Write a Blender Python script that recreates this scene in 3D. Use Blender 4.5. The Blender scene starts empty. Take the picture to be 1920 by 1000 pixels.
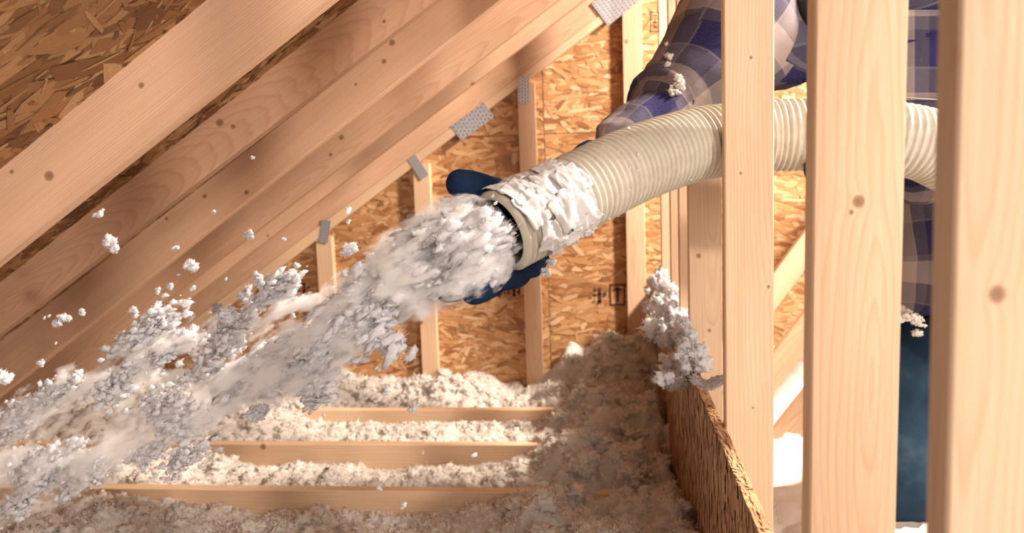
import bpy, math, random
import numpy as np
from mathutils import Vector, Matrix, noise
random.seed(7); rng = np.random.default_rng(7)
S = 0.0254            # everything below is laid out in inches from the eye, then scaled to metres
EYE = 43.0            # eye height above the ceiling board of the room below, inches
SC = bpy.context.scene
COL = SC.collection

# ------------------------------------------------------------------ camera
FPX, YAW, PITCH, ROLL = 1547.8, 0.1147, 0.1151, -0.0346
cy, sy, cp, sp = math.cos(YAW), math.sin(YAW), math.cos(PITCH), math.sin(PITCH)
FW = Vector((-sy*cp, cy*cp, -sp)); R0 = Vector((cy, sy, 0)); U0 = R0.cross(FW)
RT = math.cos(ROLL)*R0 + math.sin(ROLL)*U0; UP = -math.sin(ROLL)*R0 + math.cos(ROLL)*U0
cam_d = bpy.data.cameras.new('camera'); cam = bpy.data.objects.new('camera', cam_d); COL.objects.link(cam)
cam_d.sensor_width = 36; cam_d.sensor_fit = 'HORIZONTAL'; cam_d.lens = FPX/1920*36
cam.matrix_world = Matrix.Translation((0, 0, EYE*S)) @ Matrix((RT, UP, -FW)).transposed().to_4x4()
cam_d.clip_start = 0.02; cam_d.clip_end = 100
cam_d.dof.use_dof = True; cam_d.dof.focus_distance = 60*S; cam_d.dof.aperture_fstop = 4.5
SC.camera = cam
SC.view_settings.view_transform = 'Standard'; SC.view_settings.look = 'None'
SC.view_settings.gamma = 1; SC.view_settings.use_curve_mapping = False
SC.view_settings.exposure = -0.1

# ------------------------------------------------------------------ light
w = bpy.data.worlds.new('world'); SC.world = w; w.use_nodes = True
bg = w.node_tree.nodes['Background']; bg.inputs[0].default_value = (1.0, 0.88, 0.84, 1); bg.inputs[1].default_value = 0.62
def light(name, kind, loc, target, energy, color, **kw):
    l = bpy.data.lights.new(name, kind); l.energy = energy; l.color = color
    for k, v in kw.items(): setattr(l, k, v)
    o = bpy.data.objects.new(name, l); COL.objects.link(o)
    loc = Vector(loc); o.location = ((loc+Vector((0, 0, EYE)))*S)
    o.rotation_euler = (Vector(target)-loc).to_track_quat('-Z', 'Y').to_euler()
    return o
light('flood_lamp', 'AREA', (115, -75, 45), (-10, 90, -10), 150, (1.0, 0.90, 0.82), shape='DISK', size=0.26)
light('attic_lamp', 'AREA', (78, 92, 62), (-30, 108, -30), 330, (1.0, 0.88, 0.76), shape='DISK', size=0.3)
light('front_fill', 'AREA', (32, -70, 32), (-22, 110, -32), 52, (1.0, 0.87, 0.78), shape='DISK', size=1.0)  # added fill from the front, lifts end wall and floor; no real lamp there
SC.cycles.volume_bounces = 6

# ------------------------------------------------------------------ helpers
def U(px, py, Y):
    """point on the sight line of a measured pixel at depth plane Y (inches)"""
    d = FW*FPX + RT*(px-960) + UP*(500-py)
    return d*(Y/d.y)
def W(p): return Vector((p[0], p[1], p[2]+EYE))*S
def tag(o, label=None, cat=None, group=None, kind=None):
    if label: o['label'] = label
    if cat: o['category'] = cat
    if group: o['group'] = group
    if kind: o['kind'] = kind
    return o
def link(name, me, mat, parent=None, M=None, smooth=False):
    o = bpy.data.objects.new(name, me); COL.objects.link(o)
    if mat and not me.materials: me.materials.append(mat)
    if M is not None: o.matrix_world = M
    if parent is not None:
        o.parent = parent
        o.matrix_parent_inverse = parent.matrix_basis.inverted()
    if smooth: me.shade_smooth()
    return o
def mesh(name, vs, fs):
    me = bpy.data.meshes.new(name); me.from_pydata([tuple(v) for v in vs], [], fs); me.update(); return me
def np_mesh(name, V, F):
    """fast triangle/quad mesh from numpy arrays"""
    me = bpy.data.meshes.new(name); n = F.shape[1]
    me.vertices.add(len(V)); me.vertices.foreach_set('co', V.astype(np.float32).ravel())
    me.loops.add(F.size); me.loops.foreach_set('vertex_index', F.astype(np.int32).ravel())
    me.polygons.add(len(F)); me.polygons.foreach_set('loop_start', np.arange(0, F.size, n, dtype=np.int32))
    me.polygons.foreach_set('loop_total', np.full(len(F), n, dtype=np.int32))
    me.update(calc_edges=True); return me
def empty(name, loc):
    o = bpy.data.objects.new(name, None); COL.objects.link(o); o.location = W(loc); o.empty_display_size = .05
    return o

# ------------------------------------------------------------------ materials
def newmat(name):
    m = bpy.data.materials.new(name); m.use_nodes = True; nt = m.node_tree
    b = nt.nodes['Principled BSDF']; return m, nt, b
def N(nt, t, **kw):
    n = nt.nodes.new(t)
    for k, v in kw.items():
        if k in n.inputs.keys() if isinstance(k, str) else False: n.inputs[k].default_value = v
        else: setattr(n, k, v)
    return n
def ramp(nt, pts):
    r = nt.nodes.new('ShaderNodeValToRGB'); e = r.color_ramp.elements
    while len(e) < len(pts): e.new(0.5)
    for i, (p, c) in enumerate(pts): e[i].position = p; e[i].color = (*c, 1)
    return r
def math_(nt, op, a, b=None):
    n = nt.nodes.new('ShaderNodeMath'); n.operation = op
    for i, v in enumerate((a, b)):
        if v is None: continue
        if isinstance(v, (int, float)): n.inputs[i].default_value = v
        else: nt.links.new(v, n.inputs[i])
    return n.outputs[0]
def mix(nt, f, a, b, mode='MIX'):
    n = nt.nodes.new('ShaderNodeMix'); n.data_type = 'RGBA'; n.blend_type = mode
    for idx, v in ((0, f), (6, a), (7, b)):
        if isinstance(v, (int, float)): n.inputs[idx].default_value = v
        elif isinstance(v, tuple): n.inputs[idx].default_value = (*v, 1)
        else: nt.links.new(v, n.inputs[idx])
    return n.outputs[2]

WOODP = {}
def wood(name, light_c, dark_c, ring=26.0, knots=1.0, amt=.9, at=None, cone=.035, depth=.035):
    if not at: WOODP[name] = (light_c, dark_c, ring)
    m, nt, b = newmat(name); L = nt.links
    tc = N(nt, 'ShaderNodeTexCoord'); oi = N(nt, 'ShaderNodeObjectInfo')
    off = N(nt, 'ShaderNodeVectorMath', operation='SCALE'); off.inputs[0].default_value = (7.3, .9, .7); L.new(oi.outputs['Random'], off.inputs[3])
    add = N(nt, 'ShaderNodeVectorMath', operation='ADD'); L.new(tc.outputs['Object'], add.inputs[0]); L.new(off.outputs[0], add.inputs[1])
    mp = N(nt, 'ShaderNodeMapping'); mp.inputs['Scale'].default_value = (1.6, 9, 9); L.new(add.outputs[0], mp.inputs[0])
    n1 = N(nt, 'ShaderNodeTexNoise'); n1.inputs['Scale'].default_value = 1.0; n1.inputs['Detail'].default_value = 3; L.new(mp.outputs[0], n1.inputs['Vector'])
    sx = N(nt, 'ShaderNodeSeparateXYZ'); L.new(tc.outputs['Object'], sx.inputs[0])
    # knots
    mk = N(nt, 'ShaderNodeMapping'); mk.inputs['Scale'].default_value = (2.6, 8.5, 8.5); L.new(add.outputs[0], mk.inputs[0])
    vo = N(nt, 'ShaderNodeTexVoronoi'); vo.inputs['Scale'].default_value = 1.0; L.new(mk.outputs[0], vo.inputs['Vector'])
    sc = N(nt, 'ShaderNodeVectorMath', operation='SUBTRACT'); L.new(mk.outputs[0], sc.inputs[0]); L.new(vo.outputs['Position'], sc.inputs[1])
    sc2 = N(nt, 'ShaderNodeVectorMath', operation='MULTIPLY'); L.new(sc.outputs[0], sc2.inputs[0]); sc2.inputs[1].default_value = (1/2.6, 1/8.5, 1/12)
    ln = N(nt, 'ShaderNodeVectorMath', operation='LENGTH'); L.new(sc2.outputs[0], ln.inputs[0])
    kd = ln.outputs['Value']                       # metres from a knot centre
    krad = 1/28.0*.36
    if at:
        kd = None
        for (kx, ky, kz, kr_) in at:
            d0 = N(nt, 'ShaderNodeVectorMath', operation='SUBTRACT'); L.new(tc.outputs['Object'], d0.inputs[0]); d0.inputs[1].default_value = (kx, ky, kz)
            d1 = N(nt, 'ShaderNodeVectorMath', operation='MULTIPLY'); L.new(d0.outputs[0], d1.inputs[0]); q = krad/kr_; d1.inputs[1].default_value = (q*.9, q, q*.3)
            d2 = N(nt, 'ShaderNodeVectorMath', operation='LENGTH'); L.new(d1.outputs[0], d2.inputs[0])
            kd = d2.outputs['Value'] if kd is None else math_(nt, 'MINIMUM', kd, d2.outputs['Value'])
    kr = ramp(nt, [(0, (1, 1, 1)), (.25, (.75, .75, .75)), (.36, (0, 0, 0))]); L.new(math_(nt, 'MULTIPLY', kd, 28.0), kr.inputs[0])
    halo = math_(nt, 'DIVIDE', .012, math_(nt, 'ADD', kd, .012))
    # growth rings: distance from a pith that lies off the board, pushed aside by knots
    yy = math_(nt, 'ADD', sx.outputs[1], math_(nt, 'MULTIPLY', math_(nt, 'SUBTRACT', oi.outputs['Random'], .5), .16))
    zz = math_(nt, 'ADD', math_(nt, 'MULTIPLY', sx.outputs[0], -cone), math_(nt, 'ADD', sx.outputs[2], depth+cone*.6))
    r = math_(nt, 'SQRT', math_(nt, 'ADD', math_(nt, 'MULTIPLY', yy, yy), math_(nt, 'MULTIPLY', zz, zz)))
    r = math_(nt, 'ADD', math_(nt, 'MULTIPLY', r, ring*6), math_(nt, 'MULTIPLY', n1.outputs[0], 5.5))
    r = math_(nt, 'ADD', r, math_(nt, 'MULTIPLY', halo, 2.0*knots))
    s = math_(nt, 'FRACT', r)
    rr = ramp(nt, [(0, (0, 0, 0)), (.55, (.25, .25, .25)), (.85, (1, 1, 1)), (1, (0, 0, 0))]); L.new(s, rr.inputs[0])
    # fine fibre streaks
    mf = N(nt, 'ShaderNodeMapping'); mf.inputs['Scale'].default_value = (6, 260, 260); L.new(add.outputs[0], mf.inputs[0])
    nf = N(nt, 'ShaderNodeTexNoise'); nf.inputs['Scale'].default_value = 1; nf.inputs['Detail'].default_value = 4; L.new(mf.outputs[0], nf.inputs['Vector'])
    mb = N(nt, 'ShaderNodeMapping'); mb.inputs['Scale'].default_value = (1.5, 6, 6); L.new(add.outputs[0], mb.inputs[0])
    nb = N(nt, 'ShaderNodeTexNoise'); nb.inputs['Scale'].default_value = 1; L.new(mb.outputs[0], nb.inputs['Vector'])
    c = mix(nt, math_(nt, 'MULTIPLY', rr.outputs[0], .42*amt), light_c, dark_c)
    fr = ramp(nt, [(.35, (0, 0, 0)), (.75, (1, 1, 1))]); L.new(nf.outputs[0], fr.inputs[0])
    c = mix(nt, math_(nt, 'MULTIPLY', fr.outputs[0], .35*amt), c, dark_c)
    br = ramp(nt, [(.35, (.86, .84, .82)), (.65, (1.08, 1.06, 1.04))]); L.new(nb.outputs[0], br.inputs[0])
    c = mix(nt, 1.0, c, br.outputs[0], 'MULTIPLY')
    tr = ramp(nt, [(0, (.9, .86, .82)), (.5, (1, .98, .95)), (1, (1.05, 1.05, 1.03))]); L.new(oi.outputs['Random'], tr.inputs[0])
    c = mix(nt, 1.0, c, tr.outputs[0], 'MULTIPLY')
    c = mix(nt, math_(nt, 'MULTIPLY', kr.outputs[0], .85*knots), c, (.17, .075, .03))
    L.new(c, b.inputs['Base Color']); b.inputs['Roughness'].default_value = .62; b.inputs['Specular IOR Level'].default_value = .25
    bp = N(nt, 'ShaderNodeBump'); bp.inputs['Strength'].default_value = .25; bp.inputs['Distance'].default_value = .0006
    L.new(math_(nt, 'ADD', nf.outputs[0], rr.outputs[0]), bp.inputs['Height']); L.new(bp.outputs[0], b.inputs['Normal'])
    return m
M_WOOD = wood('pine', (.74, .55, .39), (.54, .32, .17))
M_WOODR = wood('rafter_pine', (.66, .44, .30), (.43, .22, .12))
M_WOODC = wood('clean_pine', (.76, .56, .39), (.58, .35, .20), ring=17)

def knots_at(o, pts, Y, **kw):
    """give a board its own copy of the wood with knots where the board has them: (px, py, radius in inches)"""
    base = o.data.materials[0].name; Mi = o.matrix_world.inverted(); at = []
    for px, py, rad in pts:
        q = Mi @ W(U(px, py, Y)); at.append((q.x, q.y, q.z, rad*S))
    lc, dc, rg = WOODP[base]; o.data.materials[0] = wood(base+'_knotted', lc, dc, ring=kw.pop('ring', rg), at=at, **kw)
def osb(name, tint=(1, 1, 1), base=(.42, .22, .09)):
    m, nt, b = newmat(name); L = nt.links
    tc = N(nt, 'ShaderNodeTexCoord'); mp = N(nt, 'ShaderNodeMapping'); mp.inputs['Scale'].default_value = (14, 34, 20); L.new(tc.outputs['Object'], mp.inputs[0])
    nz = N(nt, 'ShaderNodeTexNoise'); nz.inputs['Scale'].default_value = 3; L.new(mp.outputs[0], nz.inputs['Vector'])
    v = N(nt, 'ShaderNodeTexVoronoi'); v.inputs['Scale'].default_value = 1.0
    ad = N(nt, 'ShaderNodeVectorMath', operation='ADD'); L.new(mp.outputs[0], ad.inputs[0]); L.new(nz.outputs['Color'], ad.inputs[1]); L.new(ad.outputs[0], v.inputs['Vector'])
    r = ramp(nt, [(0, tuple(x*.55 for x in base)), (.5, base), (1, (.68, .42, .2))]); L.new(v.outputs['Color'], r.inputs[0])
    L.new(mix(nt, 1.0, r.outputs[0], tint, 'MULTIPLY'), b.inputs['Base Color']); b.inputs['Roughness'].default_value = .7
    return m
M_OSB = osb('osb_core')
def strand_mat(name, cols, spec=.25, rough=.5):
    m, nt, b = newmat(name); L = nt.links
    g = N(nt, 'ShaderNodeNewGeometry'); r = ramp(nt, cols); L.new(g.outputs['Random Per Island'], r.inputs[0])
    uv = N(nt, 'ShaderNodeUVMap'); uv.uv_map = 'UVMap'
    mp = N(nt, 'ShaderNodeMapping'); mp.inputs['Scale'].default_value = (1.2, 14, 1); L.new(uv.outputs[0], mp.inputs[0])
    off = N(nt, 'ShaderNodeVectorMath', operation='SCALE'); off.inputs[0].default_value = (31, 17, 5); L.new(g.outputs['Random Per Island'], off.inputs[3])
    ad = N(nt, 'ShaderNodeVectorMath', operation='ADD'); L.new(mp.outputs[0], ad.inputs[0]); L.new(off.outputs[0], ad.inputs[1])
    n = N(nt, 'ShaderNodeTexNoise'); n.inputs['Scale'].default_value = 1.6; n.inputs['Detail'].default_value = 5; L.new(ad.outputs[0], n.inputs['Vector'])
    fr = ramp(nt, [(.3, (.72, .66, .6)), (.7, (1.12, 1.1, 1.08))]); L.new(n.outputs[0], fr.inputs[0])
    c = mix(nt, 1.0, r.outputs[0], fr.outputs[0], 'MULTIPLY')
    L.new(c, b.inputs['Base Color']); b.inputs['Roughness'].default_value = rough; b.inputs['Specular IOR Level'].default_value = spec
    bp = N(nt, 'ShaderNodeBump'); bp.inputs['Strength'].default_value = .4; bp.inputs['Distance'].default_value = .0008
    L.new(n.outputs[0], bp.inputs['Height']); L.new(bp.outputs[0], b.inputs['Normal'])
    return m
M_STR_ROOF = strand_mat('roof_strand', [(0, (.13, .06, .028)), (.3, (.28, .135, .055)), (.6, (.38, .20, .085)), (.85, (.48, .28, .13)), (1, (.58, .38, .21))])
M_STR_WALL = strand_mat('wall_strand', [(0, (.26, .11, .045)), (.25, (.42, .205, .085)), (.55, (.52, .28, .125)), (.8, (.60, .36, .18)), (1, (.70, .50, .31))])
M_STR_BOARD = strand_mat('board_strand', [(0, (.42, .23, .12)), (.3, (.52, .31, .17)), (.6, (.58, .36, .2)), (1, (.66, .44, .27))])

def plain(name, col, rough=.5, metal=0, spec=.5, bump=0, bscale=60):
    m, nt, b = newmat(name)
    b.inputs['Base Color'].default_value = (*col, 1); b.inputs['Roughness'].default_value = rough
    b.inputs['Metallic'].default_value = metal; b.inputs['Specular IOR Level'].default_value = spec
    tc = N(nt, 'ShaderNodeTexCoord'); n = N(nt, 'ShaderNodeTexNoise'); n.inputs['Scale'].default_value = bscale; n.inputs['Detail'].default_value = 4
    nt.links.new(tc.outputs['Object'], n.inputs['Vector'])
    r = ramp(nt, [(.3, tuple(c*.9 for c in col)), (.7, tuple(min(1, c*1.07) for c in col))]); nt.links.new(n.outputs[0], r.inputs[0]); nt.links.new(r.outputs[0], b.inputs['Base Color'])
    if bump:
        bp = N(nt, 'ShaderNodeBump'); bp.inputs['Strength'].default_value = bump; bp.inputs['Distance'].default_value = .002
        nt.links.new(n.outputs[0], bp.inputs['Height']); nt.links.new(bp.outputs[0], b.inputs['Normal'])
    return m
def fluffmat(name, col, sss=.0):
    m, nt, b = newmat(name); L = nt.links
    tc = N(nt, 'ShaderNodeTexCoord'); n = N(nt, 'ShaderNodeTexNoise'); n.inputs['Scale'].default_value = 160; n.inputs['Detail'].default_value = 6; n.inputs['Roughness'].default_value = .7
    L.new(tc.outputs['Object'], n.inputs['Vector'])
    r = ramp(nt, [(.3, tuple(c*.93 for c in col)), (.65, col)]); L.new(n.outputs[0], r.inputs[0]); L.new(r.outputs[0], b.inputs['Base Color'])
    b.inputs['Roughness'].default_value = 1; b.inputs['Specular IOR Level'].default_value = .05
    bp = N(nt, 'ShaderNodeBump'); bp.inputs['Strength'].default_value = .7; bp.inputs['Distance'].default_value = .004
    L.new(n.outputs[0], bp.inputs['Height']); L.new(bp.outputs[0], b.inputs['Normal'])
    tr = N(nt, 'ShaderNodeBsdfTranslucent'); tr.inputs[0].default_value = (*col, 1)
    ms = N(nt, 'ShaderNodeMixShader'); ms.inputs[0].default_value = .42
    L.new(b.outputs[0], ms.inputs[1]); L.new(tr.outputs[0], ms.inputs[2]); L.new(ms.outputs[0], nt.nodes['Material Output'].inputs[0])
    return m
M_FLUFF = fluffmat('settled_fluff', (.94, .88, .81))
M_AIR = fluffmat('flying_fluff', (.95, .94, .95))
M_PLATE = plain('galvanised_steel', (.52, .54, .58), .38, .6, bump=.2, bscale=90)
M_SLOT = plain('punched_slot', (.16, .15, .16), .6, .3)
M_HOSE = plain('cream_plastic', (.54, .50, .41), .45, 0, .3)
M_HOSEIN = plain('hose_inside', (.42, .38, .33), .7)
M_TAPE = plain('white_tape', (.56, .55, .545), .42, 0, .4, bump=.15, bscale=30)
M_INK = plain('stamp_ink', (.10, .045, .035), .9, 0, .1)
M_GLOVE = plain('navy_knit', (.009, .022, .055), .95, 0, .1, bump=1, bscale=350)
M_SKIN = plain('skin', (.62, .36, .25), .5, 0, .4)
M_HAIR = plain('hair', (.05, .03, .02), .7)
M_DRY = plain('drywall', (.62, .58, .54), .9)
M_RED = plain('snapped_line_red', (.35, .05, .03), .8)

# plaid flannel (UV holds inches along and around the cloth)
M_PLAID, nt, b = newmat('plaid_flannel'); L = nt.links
uv = N(nt, 'ShaderNodeUVMap'); uv.uv_map = 'UVMap'; sx = N(nt, 'ShaderNodeSeparateXYZ'); L.new(uv.outputs[0], sx.inputs[0])
def band(src, period, shift, lo, hi):
    f = math_(nt, 'FRACT', math_(nt, 'DIVIDE', math_(nt, 'ADD', src, shift), period))
    return math_(nt, 'MULTIPLY', math_(nt, 'GREATER_THAN', f, lo), math_(nt, 'LESS_THAN', f, hi))
P = 9.0
acc = None
def wgt(src):
    a = band(src, P, 100.0, .0, .36); t = band(src, P, 100.0, .62, .86)
    l1 = band(src, P, 100.0, .37, .385); l2 = band(src, P, 100.0, .85, .865)
    return a, t, math_(nt, 'MAXIMUM', l1, l2)
a1, t1, l1 = wgt(sx.outputs[0]); a2, t2, l2 = wgt(sx.outputs[1])
navy, mid, tan = (.006, .006, .032), (.078, .066, .088), (.33, .26, .22)
cu = mix(nt, a1, mix(nt, t1, mid, tan), navy); cv = mix(nt, a2, mix(nt, t2, mid, tan), navy)
c = mix(nt, .5, cu, cv)
c = mix(nt, math_(nt, 'MULTIPLY', a1, a2), c, (.007, .006, .06))
lines = math_(nt, 'MAXIMUM', l1, l2)
dash = math_(nt, 'GREATER_THAN', math_(nt, 'FRACT', math_(nt, 'MULTIPLY', math_(nt, 'ADD', sx.outputs[0], sx.outputs[1]), 7)), .45)
c = mix(nt, math_(nt, 'MULTIPLY', lines, math_(nt, 'MULTIPLY', dash, .28)), c, (.4, .34, .34))
tw = math_(nt, 'FRACT', math_(nt, 'MULTIPLY', math_(nt, 'SUBTRACT', sx.outputs[0], sx.outputs[1]), 9))
c = mix(nt, math_(nt, 'MULTIPLY', math_(nt, 'GREATER_THAN', tw, .6), .2), c, (.17, .15, .24))
tc = N(nt, 'ShaderNodeTexCoord'); n = N(nt, 'ShaderNodeTexNoise'); n.inputs['Scale'].default_value = 900; L.new(tc.outputs['Object'], n.inputs['Vector'])
c = mix(nt, math_(nt, 'MULTIPLY', math_(nt, 'GREATER_THAN', n.outputs[0], .6), .15), c, (.4, .36, .4))
L.new(c, b.inputs['Base Color']); b.inputs['Roughness'].default_value = .95; b.inputs['Specular IOR Level'].default_value = .1
bp = N(nt, 'ShaderNodeBump'); bp.inputs['Strength'].default_value = .5; bp.inputs['Distance'].default_value = .001
L.new(n.outputs[0], bp.inputs['Height']); L.new(bp.outputs[0], b.inputs['Normal'])
# denim
M_DENIM, nt, b = newmat('denim'); L = nt.links
tc = N(nt, 'ShaderNodeTexCoord'); n = N(nt, 'ShaderNodeTexNoise'); n.inputs['Scale'].default_value = 9; n.inputs['Detail'].default_value = 8; L.new(tc.outputs['Object'], n.inputs['Vector'])
r = ramp(nt, [(.35, (.008, .022, .042)), (.6, (.015, .036, .06)), (.75, (.04, .07, .10))]); L.new(n.outputs[0], r.inputs[0]); L.new(r.outputs[0], b.inputs['Base Color'])
b.inputs['Roughness'].default_value = .9; b.inputs['Specular IOR Level'].default_value = .15
bp = N(nt, 'ShaderNodeBump'); bp.inputs['Strength'].default_value = .6; bp.inputs['Distance'].default_value = .01
L.new(n.outputs[0], bp.inputs['Height']); L.new(bp.outputs[0], b.inputs['Normal'])

# ------------------------------------------------------------------ shape builders
def prism(name, A, B, hA, hB, t, mat, parent=None, up=None, seg=1, bev=.09):
    """board with its lower front edge from A to B, face height hA/hB along 'up', thickness vector t; local x runs along the grain"""
    A, B, t = Vector(A), Vector(B), Vector(t); x = (B-A); Ln = x.length; x.normalize()
    up = Vector(up) if up else t.cross(x)*-1
    z = t.normalized(); y = z.cross(x).normalized()
    if y.dot(up) < 0: y = -y
    Mx = Matrix((x, y, x.cross(y))).transposed().to_4x4(); Mx.translation = W(A)
    R = Mx.to_3x3().transposed()
    tl = R @ t; upn = R @ up
    cs = []
    def ring(xx, h):
        u = upn*(h/upn.y) if abs(upn.y) > 1e-6 else upn*h
        k = bev
        sg = 1 if tl.z > 0 else -1; T = t.length
        pts = [(k, 0), (h-k, 0), (h, k), (h, T-k), (h-k, T), (k, T), (0, T-k), (0, k)]
        return [(xx, p[0], sg*p[1]) for p in pts]
    vs = []; fs = []
    for i in range(seg+1):
        f = i/seg; vs += ring(Ln*f, hA+(hB-hA)*f)
    for i in range(seg):
        for j in range(8):
            a, b2 = i*8+j, i*8+(j+1) % 8; fs.append((a, b2, b2+8, a+8))
    fs.append(tuple(range(7, -1, -1))); fs.append(tuple(seg*8+j for j in range(8)))
    if tl.z < 0: fs = [tuple(reversed(f)) for f in fs]
    fs = [tuple(reversed(f)) for f in fs]
    me = mesh(name, [tuple(c*S for c in v) for v in vs], fs)
    me.validate(); bmfix(me)
    return link(name, me, mat, parent, Mx)
import bmesh
def bmfix(me):
    bm = bmesh.new(); bm.from_mesh(me); bmesh.ops.recalc_face_normals(bm, faces=bm.faces); bm.to_mesh(me); bm.free()
def box(name, lo, hi, mat, parent=None, bev=0.0):
    lo, hi = Vector(lo), Vector(hi); c = (lo+hi)/2; c.z = lo.z; h = (hi-lo)
    bm = bmesh.new(); bmesh.ops.create_cube(bm, size=1)
    for v in bm.verts: v.co = Vector((v.co.x*h.x, v.co.y*h.y, (v.co.z+.5)*h.z))*S
    if bev: bmesh.ops.bevel(bm, geom=bm.edges[:], offset=bev*S, segments=1, affect='EDGES')
    me = bpy.data.meshes.new(name); bm.to_mesh(me); bm.free()
    return link(name, me, mat, parent, Matrix.Translation(W(c)))

def strands(name, O, ax, ay, nrm, la, lb, count, mat, parent, size=(1.6, 4.2), ang=.5, keep=None, wd=(.5, 1.3)):
    """OSB strands: thin irregular chips laid on a board face, joined into one part"""
    O, ax, ay, nrm = Vector(O), Vector(ax), Vector(ay), Vector(nrm)
    vs, fs, uvs = [], [], []
    rr = random.Random(hash(name+str(count)+str(round(la))) % 1000 if False else count)
    for i in range(count):
        u, v = rr.uniform(0, la), rr.uniform(0, lb)
        if keep and not keep(O+ax*u+ay*v): continue
        Ln = rr.uniform(*size); wv = rr.uniform(*wd); a = rr.gauss(0, ang)
        if rr.random() < .18: a = rr.uniform(-1.57, 1.57)
        ca, sa = math.cos(a), math.sin(a); h0 = .01+.09*rr.random()
        tilt = rr.uniform(-.012, .012); tl2 = rr.uniform(-.03, .03)
        pts = []
        for (pu, pv) in ((-.5, -.5+rr.uniform(0, .3)), (-.2, -.5), (.25, -.5+rr.uniform(0, .2)), (.5, -.5+rr.uniform(0, .5)), (.5-rr.uniform(0, .2), .5-rr.uniform(0, .4)), (.1, .5), (-.3, .5-rr.uniform(0, .2)), (-.5+rr.uniform(0, .15), .4-rr.uniform(0, .4))):
            pts.append((pu*Ln, pv*wv))
        k = len(vs)
        for (pu, pv) in pts:
            uu, vv = u+pu*ca-pv*sa, v+pu*sa+pv*ca
            uu = min(max(uu, 0), la); vv = min(max(vv, 0), lb)
            vs.append((O+ax*uu+ay*vv+nrm*(max(.006, h0+tilt*pu+tl2*pv)))*S); uvs.append((pu, pv))
        fs.append(tuple(range(k, k+8)))
    c = O*S
    me = bpy.data.meshes.new(name); me.from_pydata([tuple(v-c) for v in vs], [], fs)
    ul = me.uv_layers.new(name='UVMap'); idx = np.zeros(len(me.loops), dtype=np.int32); me.loops.foreach_get('vertex_index', idx)
    ul.data.foreach_set('uv', np.array(uvs, dtype=np.float32)[idx].ravel()); me.update()
    o = link(name, me, mat, parent, Matrix.Translation(W(O)))
    tag(o, kind='stuff'); return o

def plate(name, c, ax, ay, nrm, la, lb, parent, rows, cols, label=None):
    """stamped galvanised nail plate with punched teeth slots, a bent sheet with thickness"""
    c, ax, ay, nrm = Vector(c), Vector(ax).normalized(), Vector(ay).normalized(), Vector(nrm).normalized()
    vs, fs = [], []
    def quadbox(u0, u1, v0, v1, h0, h1):
        k = len(vs)
        for h in (h0, h1):
            for u, v in ((u0, v0), (u1, v0), (u1, v1), (u0, v1)): vs.append((ax*u+ay*v+nrm*h)*S)
        for f in ((0, 3, 2, 1), (4, 5, 6, 7), (0, 1, 5, 4), (1, 2, 6, 5), (2, 3, 7, 6), (3, 0, 4, 7)): fs.append(tuple(k+i for i in f))
    quadbox(-la/2, la/2, -lb/2, lb/2, 0, .06)
    du, dv = la/cols, lb/rows
    for i in range(cols):
        for j in range(rows):
            u = -la/2+du*(i+.5); v = -lb/2+dv*(j+.5)+(dv*.25 if i % 2 else -dv*.1)
            if abs(v)+dv*.22 > lb/2: continue
            quadbox(u-du*.17, u+du*.17, v-dv*.26, v+dv*.26, .055, .075)
    me = mesh(name, vs, fs); me.materials.append(M_PLATE); me.materials.append(M_SLOT)
    for pi, pl_ in enumerate(me.polygons): pl_.material_index = 0 if pi < 6 else 1
    o = link(name, me, M_PLATE, parent, Matrix.Translation(W(c)))
    if label: o['label'] = label
    return o

# ------------------------------------------------------------------ the frame of the attic
Yg, SP, m_, c_, hr = 140.4, 16.475, .6607, 25.0, 5.3
TH = math.atan(m_); CT = math.cos(TH); RD = Vector((CT, 0, math.sin(TH))); RN = Vector((-math.sin(TH), 0, CT))
HB = -36.8                       # top of the joists
XS, XB, ZB = 8.78, 7.95, -20.1   # stud row, barrier board
def roofz(x): return m_*x + c_ + hr/CT

# floor: drywall of the room below
fl = box('floor', (-116, -20, -43.2), (75, 146, -42.4), M_DRY); tag(fl, kind='structure')

# roof deck = ceiling with OSB panels
ceil = empty('ceiling', (-40, 60, roofz(-40))); tag(ceil, kind='structure')
xl, xr = -111, 4
slopeL = (xr-xl)/CT
rows = [(xl, -46.2), (-46, 4)]; rj = 0
for (xa, xb) in rows:
    ycuts = [20, 68.8, 116.9, Yg+3] if rj == 0 else [20, 92, Yg+3]
    rj += 1
    for ya, yb in zip(ycuts[:-1], ycuts[1:]):
        o0 = Vector((xa, ya+.06, roofz(xa))); Ls = (xb-xa)/CT
        vs = []
        for h in (0.02, .7):
            for (u, v) in ((0, 0), (Ls, 0), (Ls, yb-ya-.12), (0, yb-ya-.12)): vs.append((RD*u+Vector((0, v, 0))+RN*h)*S)
        me = mesh('osb_panel', vs, [(0, 1, 2, 3), (7, 6, 5, 4), (0, 4, 5, 1), (1, 5, 6, 2), (2, 6, 7, 3), (3, 7, 4, 0)]); bmfix(me)
        pn = link('osb_panel', me, M_OSB, ceil, Matrix.Translation(W(o0)))
        cnt = int(Ls*(yb-ya)*.62)
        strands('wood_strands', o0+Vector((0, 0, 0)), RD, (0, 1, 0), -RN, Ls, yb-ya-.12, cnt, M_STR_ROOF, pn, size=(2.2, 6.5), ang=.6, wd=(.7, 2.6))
        strands('wood_slivers', o0-RN*.05, RD, (0, 1, 0), -RN, Ls, yb-ya-.12, int(cnt*.7), M_STR_ROOF, pn, size=(.6, 3.6), ang=.8, wd=(.12, .7))

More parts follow.
